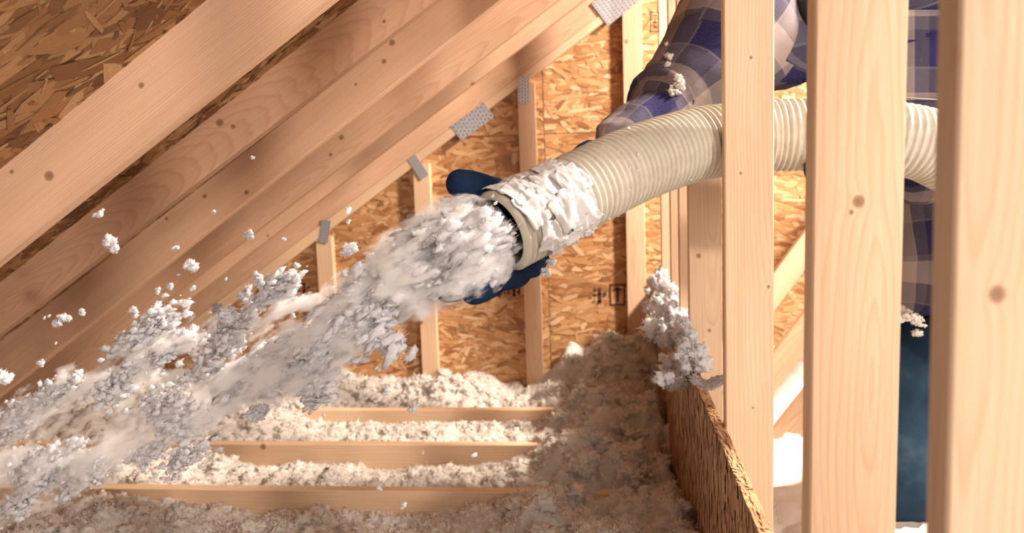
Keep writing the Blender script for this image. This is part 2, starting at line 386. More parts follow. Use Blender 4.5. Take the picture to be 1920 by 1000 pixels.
vs = []
for y in (0, Yg+3.2):
    for x, h in ((xl-3, .9), (8, .9), (8, 2.2), (xl-3, 2.2)): vs.append(((x)*S, y*S, (roofz(x)+h/CT)*S))
me = mesh('roof_light_block', vs, [(0, 1, 2, 3), (7, 6, 5, 4), (0, 4, 5, 1), (1, 5, 6, 2), (2, 6, 7, 3), (3, 7, 4, 0)]); bmfix(me)
link('roof_light_block', me, plain('roof_light_block', (.04, .035, .03), .9), ceil, Matrix.Translation(W((0, 0, 0))))  # unseen slab added over the deck to keep light out of the panel gaps
# rafters: lower front edge measured, top edge on the deck
def rafter(Y, p, q, xs, label, seg=1, mat=None):
    a, b_ = U(*p, Y), U(*q, Y); sl = (b_.z-a.z)/(b_.x-a.x)
    A = Vector((xs[0], Y, a.z+sl*(xs[0]-a.x))); B = Vector((xs[1], Y, a.z+sl*(xs[1]-a.x)))
    hA = (roofz(A.x)-A.z)*math.cos(math.atan(sl)); hB = (roofz(B.x)-B.z)*math.cos(math.atan(sl))
    o = prism('roof_rafter', A, B, hA, hB, (0, 1.5, 0), mat or M_WOODR, up=(0, 0, 1))
    tag(o, label, 'rafter'); return o
ra = rafter(57.8, (0, 487), (615, 0), (-92, 3), 'nearest roof rafter, wide plank with ribbed grain beside the bare OSB at top left')
rb = rafter(77.5, (510, 235), (800, 13), (-92, 3), 'second roof rafter from the OSB corner, pale with swirling grain and one round knot')
rc = rafter(94.5, (240, 552), (800, 110), (-92, 3), 'third roof rafter, darker orange in its lower half, between the swirl-grained rafter and the fourth')
rd_ = rafter(111, (500, 418), (1045, 0), (-92, 3), 'fourth roof rafter, pale plank with one knot, above the thin fifth rafter')
rafter(126, (490, 458), (1022, 54), (-92, 3), 'fifth roof rafter, a thin orange strip showing below the fourth rafter')

knots_at(ra, [(92, 330, .42), (265, 160, .25), (22, 322, .2)], 57.8, cone=.02, ring=34)
knots_at(rb, [(412, 230, .42), (437, 237, .26), (720, 40, .2)], 77.5, cone=.12)
knots_at(rc, [(384, 368, .3), (462, 361, .32), (312, 410, .25), (735, 80, .4), (720, 115, .32), (667, 158, .2)], 94.5)
knots_at(rd_, [(640, 258, .42), (620, 290, .3)], 111, cone=.06)
# gable end wall
wb = empty('wall_back', (-20, Yg, -42.4)); tag(wb, kind='structure')
YW = Yg+1.5
panels = [(-109, -58.1, -42.4, 6), (-58, -10.1, -42.4, 6), (-10, 37.9, -42.4, 6), (38, 75, -42.4, 6), (-40, -10.1, 6.1, 32), (-10, 37.9, 6.1, 60), (38, 75, 6.1, 60)]
for i, (x0, x1, z0, z1) in enumerate(panels):
    vs = [];
    def zt(x): return min(z1, roofz(x)) if x < 4 else z1
    # clip panel under the roof line
    x0c = x0
    if roofz(x0) < z0+1: x0c = (z0+1.5-c_-hr/CT)/m_
    zc0, zc1 = max(zt(x0c), z0+.5), max(zt(x1), z0+.5)
    xk = min(max((z1-c_-hr/CT)/m_, x0c), x1) if x1 > x0c else x1
    prof = [(x0c, z0), (x1, z0), (x1, zt(x1) if x1 < 4 else z1)]
    if xk < x1 and xk > x0c: prof.append((xk, z1))
    prof.append((x0c, zc0))
    O = Vector((x0c, YW, z0))
    vs = [((x-O.x)*S, 0, (z-O.z)*S) for x, z in prof]+[((x-O.x)*S, .7*S, (z-O.z)*S) for x, z in prof]
    n_ = len(prof); fs = [tuple(range(n_)), tuple(range(2*n_-1, n_-1, -1))]+[(a, (a+1) % n_, (a+1) % n_+n_, a+n_) for a in range(n_)]
    me = mesh('osb_panel', vs, fs); bmfix(me)
    pn = link('osb_panel', me, M_OSB, wb, Matrix.Translation(W(O)))
    la, lb = x1-x0c, max(z for _, z in prof)-z0
    strands('wood_strands', O, (1, 0, 0), (0, 0, 1), (0, -1, 0), la, lb, int(la*lb*.95), M_STR_WALL, pn, size=(1.6, 4.6), ang=.3, wd=(.4, 1.1),
            keep=lambda p: (p.x > 3 or p.z < roofz(p.x)-.6))
box('gable_light_block', (-114, YW+.75, -43), (76, YW+1.9, 62), plain('gable_block_dark', (.10, .05, .035), .9), wb)  # backing slab added behind the gable, stops outside light leaking through panel joints
# gable rafter and the ledger strip under it
def edge(p, q, Y, xs):
    a, b_ = U(*p, Y), U(*q, Y); sl = (b_.z-a.z)/(b_.x-a.x)
    return Vector((xs[0], Y, a.z+sl*(xs[0]-a.x))), Vector((xs[1], Y, a.z+sl*(xs[1]-a.x))), math.cos(math.atan(sl))
A, B, cs = edge((620, 408), (1140, 20), Yg, (-92, 3))
o = prism('gable_rafter', A, B, 3.6, 3.6, (0, 1.45, 0), M_WOODR, wb, up=(0, 0, 1))
A2, B2, cs2 = edge((620, 430), (1100, 66), Yg-.15, (-92, 2.6))
d = (A-A2).z*cs2; d2 = (B-B2).z*cs2
o = prism('ledger_strip', A2, B2, max(1.0, d-.05), max(1.0, d2-.05), (0, 1.6, 0), M_WOODC, wb, up=(0, 0, 1))
def ledz(x): return A2.z+(B2.z-A2.z)*(x-A2.x)/(B2.x-A2.x)
def vbeam(name, xl, Y, z0, z1, wd, th, mat, parent=None, lean=0):
    return prism(name, (xl+wd, Y, z0), (xl+wd+lean, Y, z1), wd, wd, (0, th, 0), mat, parent, up=(-1, 0, 0))
for i, (px, py) in enumerate([(402, 620), (600, 590), (785, 560), (980, 480), (1173, 400)]):
    x = U(px, py, Yg).x
    z1 = ledz(x+1.0)-.05 if i < 4 else 58
    vbeam('stud', x, Yg+(0 if i < 4 else -.05), -42.4, z1, 2.95 if i < 4 else 3.2, 1.5, M_WOODC, wb)
# nail plates (front face of the gable truss)
def ppl(px, py, la, lb, ang, rows, cols, Y=Yg-.17, name='nail_plate'):
    c = U(px, py, Y); a = math.radians(ang); ax = Vector((math.cos(a), 0, math.sin(a))); ay = Vector((-math.sin(a), 0, math.cos(a)))
    return plate(name, c, ax, ay, (0, -1, 0), la, lb, wb, rows, cols)
ppl(408, 588, 1.7, 3.6, -8, 6, 4); ppl(609, 434, 1.7, 4.0, -12, 8, 4); ppl(784, 314, 1.7, 4.2, 32, 8, 4); ppl(982, 169, 1.9, 4.4, -2, 8, 4)
ppl(886, 228, 6.9, 3.0, 33, 4, 12); ppl(1166, -6, 9.0, 4.6, 36, 9, 14, Y=Yg-.3)
# grade stamps: inked marks lying on the end-wall panels
def stamp(rects, Y, parent, cx, cy_):
    vs, fs = [], []; O = U(cx, cy_, Y)
    for (x0, y0, x1, y1) in rects:
        k = len(vs)
        for dy in (0, .02):
            for (x, y) in ((x0, y1), (x1, y1), (x1, y0), (x0, y0)):
                p = U(x, y, Y)-O; vs.append((p.x*S, dy*S, p.z*S))
        fs += [tuple(k+i for i in f) for f in ((0, 1, 2, 3), (7, 6, 5, 4), (0, 4, 5, 1), (1, 5, 6, 2), (2, 6, 7, 3), (3, 7, 4, 0))]
    me = mesh('grade_stamp', vs, fs); bmfix(me)
    o = link('grade_stamp', me, M_INK, parent, Matrix.Translation(W(O))); o['label'] = 'blurred dark grade stamp printed on the panel'; return o
def box_marks(x0, y0, x1, y1, t=3): return [(x0, y0, x1, y0+t), (x0, y1-t, x1, y1), (x0, y0, x0+t, y1), (x1-t, y0, x1, y1)]
rs = random.Random(3)
def scribble(x0, x1, y0, y1, n):
    out = []; step = (x1-x0)/n
    for i in range(n):
        xa = x0+i*step; wv = step*.62
        for _ in range(2): ya = rs.uniform(y0, y1-6); out.append((xa, ya, xa+wv, ya+3.5))
        if rs.random() < .8: out.append((xa+rs.choice((0, wv-3)), y0+rs.uniform(0, 4), xa+rs.choice((3, wv)), y1-rs.uniform(0, 6)))
    return [(min(a, c), b1, max(a, c)+.5, d1) for a, b1, c, d1 in out]
stamp(box_marks(1143, 533, 1172, 573)+[(1150, 541, 1166, 545), (1156, 541, 1160, 566)]+scribble(1112, 1140, 536, 572, 3), YW-.14, wb, 1140, 550)
stamp(scribble(900, 978, 522, 558, 9)+[(934, 524, 938, 558), (962, 518, 966, 556)], YW-.14, wb, 940, 540)
stamp(scribble(470, 585, 530, 575, 12), YW-.14, wb, 530, 550)

# knee wall: upright studs in a row, nearest first
def row_stud(x, Y, wd, label, lean=0, z0=-42.4, z1=58, mat=None):
    o = vbeam('wall_stud', x, Y, z0, z1, wd, 1.5, mat or M_WOOD, lean=lean); tag(o, label, 'stud'); return o
s1 = row_stud(XS+.25, 22.6, 3.6, 'nearest wall stud, very wide and blurred, at the right edge of the picture')
s2 = row_stud(XS-.05, 36.9, 3.75, 'broad wall stud with a dark knot and flame grain, between worker and blurred nearest stud', lean=.45)
s3 = row_stud(XS, 62.5, 3.55, 'clean pale wall stud crossing in front of the hose above the board end')
s4 = row_stud(XS, 89.5, 3.5, 'shaded brown wall stud standing just behind the clean pale stud')
row_stud(XS, 101, 3.5, 'third wall stud from the end wall corner, right beside the shaded brown stud')
row_stud(XS-.1, 113, 3.5, 'second wall stud from the end wall corner, with a small ink box up high')
row_stud(XS-.4, 127, 3.5, 'narrow-looking wall stud next to the end wall corner stud')
knots_at(s1, [(1870, 552, .26), (1785, 105, .14)], 22.6, cone=.05)
knots_at(s2, [(1610, 378, .30), (1596, 398, .12)], 36.9, cone=.085, depth=.02, ring=20)
knots_at(s3, [(1408, 108, .14), (1441, 538, .14), (1412, 765, .1), (1389, 325, .12)], 62.5, cone=.03)
knots_at(s4, [(1310, 480, .3), (1330, 620, .2), (1322, 682, .1)], 89.5)
# ink box on the second stud
o = stamp(box_marks(1219, 22, 1236, 60, 1.6)+[(1225, 28, 1231, 30.5), (1227, 33, 1229, 42), (1223, 41, 1231, 43.5), (1226, 46, 1228, 54), (1228, 50, 1232, 52)], 112.9, wb, 1227, 40)
o.parent = bpy.data.objects['wall_stud.005']; o.matrix_parent_inverse = o.parent.matrix_world.inverted() if False else o.parent.matrix_basis.inverted(); o['label'] = 'small inked grade box'

# barrier board along the knee wall
bb = box('barrier_board', (XB, 20, -42.4), (XS-.02, Yg-.1, ZB), M_STR_BOARD if False else M_OSB); tag(bb, 'long low OSB board fixed along the wall studs beside the insulation', 'board')
strands('wood_strands', (XB, 20, -42.4), (0, 1, 0), (0, 0, 1), (-1, 0, 0), Yg-20.2, ZB+42.4, 5200, M_STR_BOARD, bb, size=(.35, 1.0), ang=.25, wd=(1.0, 2.6))
strands('edge_strands', (XB, 20, ZB), (0, 1, 0), (1, 0, 0), (0, 0, 1), Yg-20.2, XS-XB, 700, M_STR_BOARD, bb, size=(.6, 2.0), ang=.1, wd=(.08, .25))

# joists (bottom chords)
for k, lab in ((4, 'nearest joist, almost buried under insulation at the bottom edge'), (3, 'lowest visible floor joist, long pale beam nearest the camera'), (2, 'middle floor joist with nail holes, between two rows of insulation'), (1, 'farthest floor joist, half buried in front of the end wall')):
    Y = Yg-k*SP
    o = prism('floor_joist', (-98, Y, -42.35), (XB-.05, Y, -42.35), 5.5, 5.5, (0, 1.5, 0), M_WOODC, up=(0, 0, 1)); tag(o, lab, 'joist')
    if k == 4: o.location.z -= 1.2*S; 
for k in (1, 2, 3, 4):
    Y = Yg-k*SP
    o = prism('floor_joist', (XS+4.5, Y, -42.35), (72, Y, -42.35), 5.5, 5.5, (0, 1.5, 0), M_WOODC, up=(0, 0, 1))
    tag(o, 'floor joist buried under white insulation beyond the stud row', 'joist', 'joists beyond the stud row')
# diagonal truss webs beyond the stud row
for (pa, pb, Y, lab) in (((1440, 600), (1515, 500), 128, 'upper diagonal brace seen through the gap between two studs, near the end wall'),
                         ((1440, 752), (1515, 655), 118, 'middle diagonal brace seen through the gap between two studs'),
                         ((1440, 905), (1515, 812), 104, 'lowest diagonal brace above the bright insulation in the gap between two studs')):
    a, b_ = U(*pa, Y), U(*pb, Y); dr = (b_-a).normalized()
    k0 = (-41-a.z)/dr.z
    o = prism('diagonal_brace', a+dr*k0, a+dr*(k0+66), 3.5, 3.5, (0, 1.5, 0), M_WOOD, up=(-1, 0, 1)); tag(o, lab, 'brace')

# ------------------------------------------------------------------ settled insulation
def fbm(x, y, z, o=4): return noise.fractal(Vector((x, y, z)), 1.0, 2.1, o)
def sstep(a, b, x): t = min(max((x-a)/(b-a), 0), 1); return t*t*(3-2*t)
wallL, wallM, wallR = U(500, 700, 132).z, U(700, 745, 134).z, U(1170, 640, 132).z
def hleft(x, y):
    n1 = fbm(x*.09, y*.09, 1.3, 3); n2 = fbm(x*.35, y*.35, 5.1, 3); n3 = abs(fbm(x*1.3, y*1.3, 9.2, 3))
    z = HB-2.9+1.5*n1+1.1*n2
    # joist phase: keep the near side of each joist open
    ph = ((Yg-y) % SP)/SP     # 0 right at a joist, grows towards the camera
    if y < Yg-.6*SP and y > 60: z += -1.1*(1-sstep(0, .22, ph)) + 1.0*math.sin(math.pi*ph)
    bx = -12.5 + (y-92)*.02 + 3.5*fbm(y*.12, 3.3, 0, 2)
    side = sstep(bx-3, bx+9, x)
    z += side*(3.9+2.2*n1+1.4*n2)
    back = sstep(Yg-13, Yg-3, y)
    target = 2.6 + 2.6*sstep(-16, 2, x) + 1.3*n1*2
    z += back*max(0, target)*.95
    z += sstep(100, 140, y)*sstep(-8, 6, x)*1.8
    z -= .9*sstep(6.2, XB, x)*4*(.6+.8*fbm(y*.2, 1.1, 4.4, 2))        # sinks in a gap beside the board
    if x < -44: z += 1.6*sstep(-44, -60, x)+0
    left = sstep(-38, -52, x)*sstep(104, 128, y); z += left*2.2
    near = 1-sstep(70, 84, y); z += near*2.2
    z += .55*n3*1.6
    return z
def hright(x, y):
    n1 = fbm(x*.09, y*.09, 11.3, 3); n2 = fbm(x*.4, y*.4, 15.1, 3); n3 = abs(fbm(x*1.3, y*1.3, 19.2, 3))
    return HB+1.2+1.6*n1+.9*n2+.8*n3+3.5*sstep(105, 138, y)
def heightfield(name, x0, x1, y0, y1, st, fn):
    xs = np.arange(x0, x1+st*.5, st); ys = np.arange(y0, y1+st*.5, st); nx, ny = len(xs), len(ys)
    V = np.empty((ny, nx, 3))
    for j, y in enumerate(ys):
        for i, x in enumerate(xs):
            V[j, i] = (x+.25*math.sin(y*7+x*3), y, fn(x, y))
    V[:, 0, 0] = x0; V[:, -1, 0] = x1
    V = V.reshape(-1, 3); a = np.arange(nx*ny).reshape(ny, nx)
    F = np.stack([a[:-1, :-1], a[:-1, 1:], a[1:, 1:], a[1:, :-1]], -1).reshape(-1, 4)
    c = np.array([(x0+x1)/2, (y0+y1)/2, -42.4]); me = np_mesh(name, (V-c)*S, F)
    return link(name, me, M_FLUFF, None, Matrix.Translation(W(c)), smooth=True)
hl = heightfield('settled_insulation', -92, XB-.05, 56, YW-.2, .42, hleft)
tag(hl, 'fluffy white blown insulation lying between the floor joists left of the board', 'insulation', kind='stuff')
hr_ = heightfield('settled_insulation', XS+3.6, 72, 44, YW-.2, .9, hright)
tag(hr_, 'bright white insulation on the floor beyond the stud row', 'insulation', kind='stuff')

# tuft prototypes: spiky little lumps of cellulose
def proto(seed, sub=2, amp=.55, freq=1.6, fz=45):
    bm = bmesh.new(); bmesh.ops.create_icosphere(bm, subdivisions=sub, radius=1)
    for v in bm.verts:
        n = v.co.normalized(); d = noise.fractal(n*freq+Vector((seed*3.1, seed*1.7, 0)), .9, 2.3, 4)
        d2 = noise.noise(n*5.5+Vector((seed, 0, seed*2))); v.co = n*(1+amp*d+.30*d2)
    bm.verts.ensure_lookup_table()
    V = np.array([tuple(v.co) for v in bm.verts]); F = np.array([[v.index for v in f.verts] for f in bm.faces]); bm.free()
    g = np.random.default_rng(seed+100); b0 = V[g.integers(len(V), size=fz)]; out = b0/np.linalg.norm(b0, axis=1)[:, None]
    dr = out+g.normal(size=(fz, 3))*.7; dr /= np.linalg.norm(dr, axis=1)[:, None]; sd = np.cross(dr, g.normal(size=(fz, 3))); sd /= np.linalg.norm(sd, axis=1)[:, None]
    ln = g.uniform(.25, .75, (fz, 1)); wd_ = g.uniform(.04, .11, (fz, 1)); b0 = b0*.93
    T = np.stack([b0-sd*wd_, b0+sd*wd_, b0+dr*ln], 1).reshape(-1, 3); FT = np.arange(3*fz).reshape(-1, 3)+len(V)
    return np.concatenate([V, T]), np.concatenate([F, FT])
PR = [proto(s, 2, .9) for s in range(8)]
PR3 = [proto(s+20, 3, 1.0, 2.0, 130) for s in range(8)]
def randrot():
    q = rng.normal(size=4); q /= np.linalg.norm(q); a, b1, c1, d1 = q
    return np.array([[1-2*(c1*c1+d1*d1), 2*(b1*c1-a*d1), 2*(b1*d1+a*c1)], [2*(b1*c1+a*d1), 1-2*(b1*b1+d1*d1), 2*(c1*d1-a*b1)], [2*(b1*d1-a*c1), 2*(c1*d1+a*b1), 1-2*(b1*b1+c1*c1)]])
def tufts(name, items, mat, protos=PR, parent=None):
    """items: (pos, size, stretch, axis) -> one joined mesh of tufts"""
    Vs, Fs, k = [], [], 0
    for (p, s, st, ax) in items:
        V, F = protos[rng.integers(len(protos))]; V = (V@randrot().T)*s
        if ax is not None:
            a = np.array(ax)/np.linalg.norm(ax); d = V@a; V = V+np.outer(d*(st-1), a)
        else: V = V*np.array([1, 1, st])
        Vs.append(V+np.array(p)); Fs.append(F+k); k += len(V)
    V = np.concatenate(Vs); F = np.concatenate(Fs); c = V.mean(0); c[2] = V[:, 2].min()
    me = np_mesh(name, (V-c)*S, F)
    return link(name, me, mat, parent, Matrix.Translation(W(c)), smooth=True)
it = []
for _ in range(2600):
    x = rng.uniform(-62, XB-1.2); y = 64+(YW-2.6-64)*rng.random()**.8
    z = hleft(x, y)
    ph = ((Yg-y) % SP)
    if (ph > SP-2.6 or ph < 1.2) and z < HB+.5: continue
    s = .35+.75*rng.random()**2
    it.append(((x, y, z-.22*s), s, .75, None))
o = tufts('insulation_tufts', it, M_FLUFF, PR3, parent=hl); tag(o, kind='stuff')
# loose fibres standing out of the blanket
def fibres(name, n, x0, x1, y0, y1, fn, parent, l0=.25, l1=.7):
    X = rng.uniform(x0, x1, n); Y_ = y0+(y1-y0)*rng.random(n)**.8
    Z = np.array([fn(a, b_) for a, b_ in zip(X, Y_)]); ok = ~((((Yg-Y_) % SP) < .9) | (((Yg-Y_) % SP) > SP-1.8)) | (Z > HB+.4)
    P0 = np.stack([X, Y_, Z], 1)[ok]; k = len(P0); dr = rng.normal(size=(k, 3))*.8+np.array([0, 0, .7]); dr /= np.linalg.norm(dr, axis=1)[:, None]
    sd = np.cross(dr, rng.normal(size=(k, 3))); sd /= np.linalg.norm(sd, axis=1)[:, None]; ln = rng.uniform(l0, l1, (k, 1)); wv = rng.uniform(.03, .09, (k, 1))
    V = np.stack([P0-sd*wv, P0+sd*wv, P0+dr*ln], 1).reshape(-1, 3); c = V.mean(0)
    o = link(name, np_mesh(name, (V-c)*S, np.arange(3*k).reshape(-1, 3)), M_FLUFF, parent, Matrix.Translation(W(c))); tag(o, kind='stuff')
fibres('insulation_fibres', 150000, -62, XB-.3, 60, YW-.6, hleft, hl)
# insulation caught on the board's top edge
def along_board(pts, n, name, label, spread=(.8, 1.0), s0=.3, s1=.9, drop=0):
    it = []
    for _ in range(n):
        a = rng.uniform(*pts); x = XB+.4+rng.normal()*spread[0]*.6; z = ZB+abs(rng.normal())*spread[1]+.2
        if rng.random() < .35: x = XB-.1-abs(rng.normal())*spread[0]; z = ZB-rng.random()*drop
        it.append(((min(x, XB+3.5), a, z), rng.uniform(s0, s1), 1, None))
    o = tufts(name, it, M_AIR, PR3); tag(o, label, 'insulation', kind='stuff'); return o
along_board((79, 90), 48, 'insulation_heap', 'large white tuft heaped on the barrier board top where the shaded stud stands', (1.0, 1.3), .35, .85, 2.6)
along_board((97, 136), 110, 'insulation_heap', 'row of white insulation lumps along the far top edge of the barrier board', (.7, 1.6), .4, 1.1, 2)
def wisp(name, pts, Y, w0, label, n=16, zoff=0):
    it = []
    for i in range(len(pts)-1):
        a, b_ = U(*pts[i], Y), U(*pts[i+1], Y)
        for k in range(n):
            p = a.lerp(b_, rng.random())+Vector(rng.normal(size=3)*w0*.6); dr = np.array(b_-a)
            it.append((tuple(p), w0*rng.uniform(.5, 1.2), 1.8, dr))
    o = tufts(name, it, M_AIR, PR3); tag(o, label, 'insulation'); return o
wisp('insulation_wisp', [(1302, 712), (1325, 722), (1338, 718), (1350, 712)], 68, .22, 'thin white wisp resting on the board edge left of the clean pale stud', 12)
wisp('insulation_wisp', [(1268, 668), (1290, 662), (1308, 664)], 74, .18, 'small grey-white shred on the board edge just below the large tuft', 8)

# ------------------------------------------------------------------ hose
def cr(pts, n):
    out = []
    P_ = [pts[0]*2-pts[1]]+pts+[pts[-1]*2-pts[-2]]
    for i in range(1, len(P_)-2):
        for k in range(n):
            t = k/n; a, b1, c1, d1 = P_[i-1], P_[i], P_[i+1], P_[i+2]
            out.append(.5*((2*b1)+(c1-a)*t+(2*a-5*b1+4*c1-d1)*t*t+(3*b1-a-3*c1+d1)*t**3))
    out.append(pts[-1]); return out
hpts = [U(938, 436, 54.6), U(1000, 405, 56.5), U(1100, 352, 59.5), U(1200, 305, 63), U(1300, 273, 66), U(1400, 258, 68), U(1500, 253, 68.5), U(1600, 254, 68.5), U(1690, 262, 68.5), U(1760, 283, 69), U(1850, 345, 70), U(1960, 500, 72), U(2080, 760, 76), U(2160, 985, 84)]
path = cr(hpts, 24)
cum = [0]
for a, b_ in zip(path[:-1], path[1:]): cum.append(cum[-1]+(b_-a).length)
def at_len(s):
    s = min(max(s, 0), cum[-1]-1e-4); i = int(np.searchsorted(cum, s, side='right')-1); i = min(i, len(path)-2)
    t = (s-cum[i])/(cum[i+1]-cum[i]); p = path[i].lerp(path[i+1], t)
    i2 = min(i+3, len(path)-1); i0 = max(i-3, 0); tg = (path[i2]-path[i0]).normalized()
    return p, tg
def frame(tg):
    z = Vector((0, 0, 1)); x = tg.cross(z).normalized(); y = x.cross(tg).normalized(); return x, y
def tube(name, s0, s1, radf, step, mat, parent, nseg=40, cap=False, flip=False, endf=None):
    n = int((s1-s0)/step); vs, fs = [], []
    for i in range(n+1):
        s = s0+(s1-s0)*i/n
        for j in range(nseg):
            a = 2*math.pi*j/nseg; ss = s+(endf(a, s) if endf else 0)
            p, tg = at_len(ss); x, y = frame(tg); r = radf(s, a)
            vs.append(p+(x*math.cos(a)+y*math.sin(a))*r)
    for i in range(n):
        for j in range(nseg):
            q = (i*nseg+j, i*nseg+(j+1) % nseg, (i+1)*nseg+(j+1) % nseg, (i+1)*nseg+j)
            fs.append(q if not flip else q[::-1])
    c = sum(vs, Vector())/len(vs)
    me = mesh(name, [(v-c)*S for v in vs], fs)
    return link(name, me, mat, parent, Matrix.Translation(W(c)), smooth=True)
RH = 2.72
def rib(s, a): return RH-.2+.36*abs(math.sin(math.pi*s/.5))**.7
hose = empty('blower_hose', hpts[-1]); tag(hose, 'thick ribbed cream insulation hose running behind the studs to a taped end', 'hose')
tube('ribbed_tube', 0, cum[-1], rib, .08, M_HOSE, hose)
tube('inner_tube', .02, 14, lambda s, a: RH-.42+.07*math.sin(math.pi*2*s/.56), .1, M_HOSEIN, hose, flip=True)
# end rim: ring joining the two
vs, fs = [], []
for j in range(40):
    a = 2*math.pi*j/40; p, tg = at_len(0); x, y = frame(tg); dr = x*math.cos(a)+y*math.sin(a)
    vs += [p+dr*(RH-.16), p+dr*(RH-.40), p-tg*.08+dr*(RH-.3)]
for j in range(40):
    a, b1 = j*3, ((j+1) % 40)*3; fs += [(a, b1, b1+2, a+2), (a+2, b1+2, b1+1, a+1)]
me = mesh('end_rim', [(v-hpts[0])*S for v in vs], fs); link('end_rim', me, M_HOSE, hose, Matrix.Translation(W(hpts[0])), smooth=True)
# tape: overlapping crumpled bands with torn ends
def tape(s0, s1, seed, r0, tilt=0.0, part='tape_wrap'):
    def rf(s, a):
        u = Vector((s*.9, math.cos(a)*2.2, math.sin(a)*2.2+seed*7)); cr_ = abs(noise.noise(u*.9))*.34+abs(noise.noise(u*2.3))*.16
        rip = .03*math.sin(math.pi*2*s/.56)
        return RH+.16+r0-cr_*.55+rip
    def ef(a, s):
        k = (s-s0)/(s1-s0)*2-1
        return -tilt*math.sin(a)+k*abs(k)*.22*noise.noise(Vector((math.cos(a)*3+seed*3, math.sin(a)*3, k)))+0
    return tube(part, s0, s1, rf, .07, M_TAPE, hose, nseg=110, endf=ef)
tape(1.25, 3.4, 1, .04, .95); tape(2.4, 4.6, 2, .10, .4); tape(4.0, 6.3, 3, .05, .3)
# crumpled, torn patches of tape wound over the bands
def patch(sc_, ac, ds, da, rot, lift, seed):
    n = 22; vs = []; keep = set()
    p, tg = at_len(sc_); x, y = frame(tg); v0 = W((0, 0, 0))/S*0-p; a_cam = math.atan2(v0.dot(y), v0.dot(x))
    for i in range(n):
        for j in range(n):
            u, v = i/(n-1)*2-1, j/(n-1)*2-1
            e = 1+.16*noise.noise(Vector((u*2.2+seed*5, v*2.2, seed)))
            cu_, su_ = math.cos(rot), math.sin(rot); uu, vv = (u*cu_-v*su_)*e, (u*su_+v*cu_)*e
            ss = sc_+uu*ds; a = a_cam+ac+vv*da
            p, tg = at_len(max(ss, .02)); x, y = frame(tg)
            cr_ = 1-abs(noise.noise(Vector((uu*1.5+seed*9, vv*.7+uu*.5, 3.3))))*2; cr2 = 1-abs(noise.noise(Vector((uu*3.2+seed*4, vv*1.6-uu*1.2, 7.3))))*2
            edge_ = max(abs(u), abs(v))**6
            rr_ = RH+.2+lift+.15*cr_+.05*cr2+edge_*.10*noise.noise(Vector((u*3, v*3, seed*2)))
            vs.append(p+(x*math.cos(a)+y*math.sin(a))*rr_)
    fs = [(i*n+j, (i+1)*n+j, (i+1)*n+j+1, i*n+j+1) for i in range(n-1) for j in range(n-1)]
    c = vs[0]; me = mesh('tape_flap', [(v-c)*S for v in vs], fs); o = link('tape_flap', me, M_TAPE, hose, Matrix.Translation(W(c)), smooth=True)
    md = o.modifiers.new('thickness', 'SOLIDIFY'); md.thickness = .035*S
for q in ((1.7, .2, 1.5, .42, .25, .10, 1), (3.7, .5, 1.4, .33, -.3, .13, 2), (4.0, -.2, 1.5, .4, .35, .16, 3), (2.2, -.6, 1.3, .34, -.2, .12, 4), (5.0, -.65, 1.2, .3, .5, .10, 5), (5.2, .3, 1.1, .36, .1, .15, 6), (1.6, 1.25, 1.4, .3, .2, .08, 7), (1.2, .7, 1.1, .34, .3, .16, 8), (4.7, 1.0, 1.0, .22, 0, .08, 9), (3.4, -1.05, 1.4, .25, .2, .1, 10)):
    patch(*q)
# fluff stuck on tape and hose
it = []
for _ in range(60):
    s = rng.uniform(5.0, 6.6); a = rng.uniform(3.4, 5.4); p, tg = at_len(s); x, y = frame(tg); q = p+(x*math.cos(a)+y*math.sin(a))*(RH+.2); it.append((tuple(q), rng.uniform(.06, .17), 1, None))
for _ in range(50):
    s = rng.uniform(6.5, 24); a = rng.uniform(0, 6.28); p, tg = at_len(s); x, y = frame(tg); q = p+(x*math.cos(a)+y*math.sin(a))*(RH+.12); it.append((tuple(q), rng.uniform(.04, .12), 1, None))
o = tufts('clinging_fluff', it, M_AIR, parent=hose); tag(o, kind='stuff')

# ------------------------------------------------------------------ worker
def skin_mesh(name, nodes, edges, sub=2, root=0):
    """nodes: (point, rx, ry)"""
    me = bpy.data.meshes.new(name); me.from_pydata([tuple(Vector(n[0])*S) for n in nodes], edges, [])
    ob = bpy.data.objects.new(name, me); COL.objects.link(ob)
    sk = ob.modifiers.new('skin', 'SKIN'); sk.use_smooth_shade = True
    for i, n in enumerate(nodes):
        v = me.skin_vertices[0].data[i]; v.radius = (n[1]*S, n[2]*S); v.use_root = (i == root)
    sb = ob.modifiers.new('sub', 'SUBSURF'); sb.levels = sub; sb.render_levels = sub
    dg = bpy.context.evaluated_depsgraph_get(); m2 = bpy.data.meshes.new_from_object(ob.evaluated_get(dg))
    bpy.data.objects.remove(ob); bpy.data.meshes.remove(me); m2.name = name; m2.shade_smooth(); return m2
def wrinkle(me, amp, fr, seed=0, stretch=(1, 1, 1)):
    for v, nn in zip(me.vertices, [v.normal.copy() for v in me.vertices]):
        q = Vector((v.co.x*stretch[0], v.co.y*stretch[1], v.co.z*stretch[2]))/S
        v.co += nn*S*amp*(noise.ridged_multi_fractal(q*fr+Vector((seed, 0, 0)), 1, 2.1, 3, .9, 2)-1.0)
    me.update()
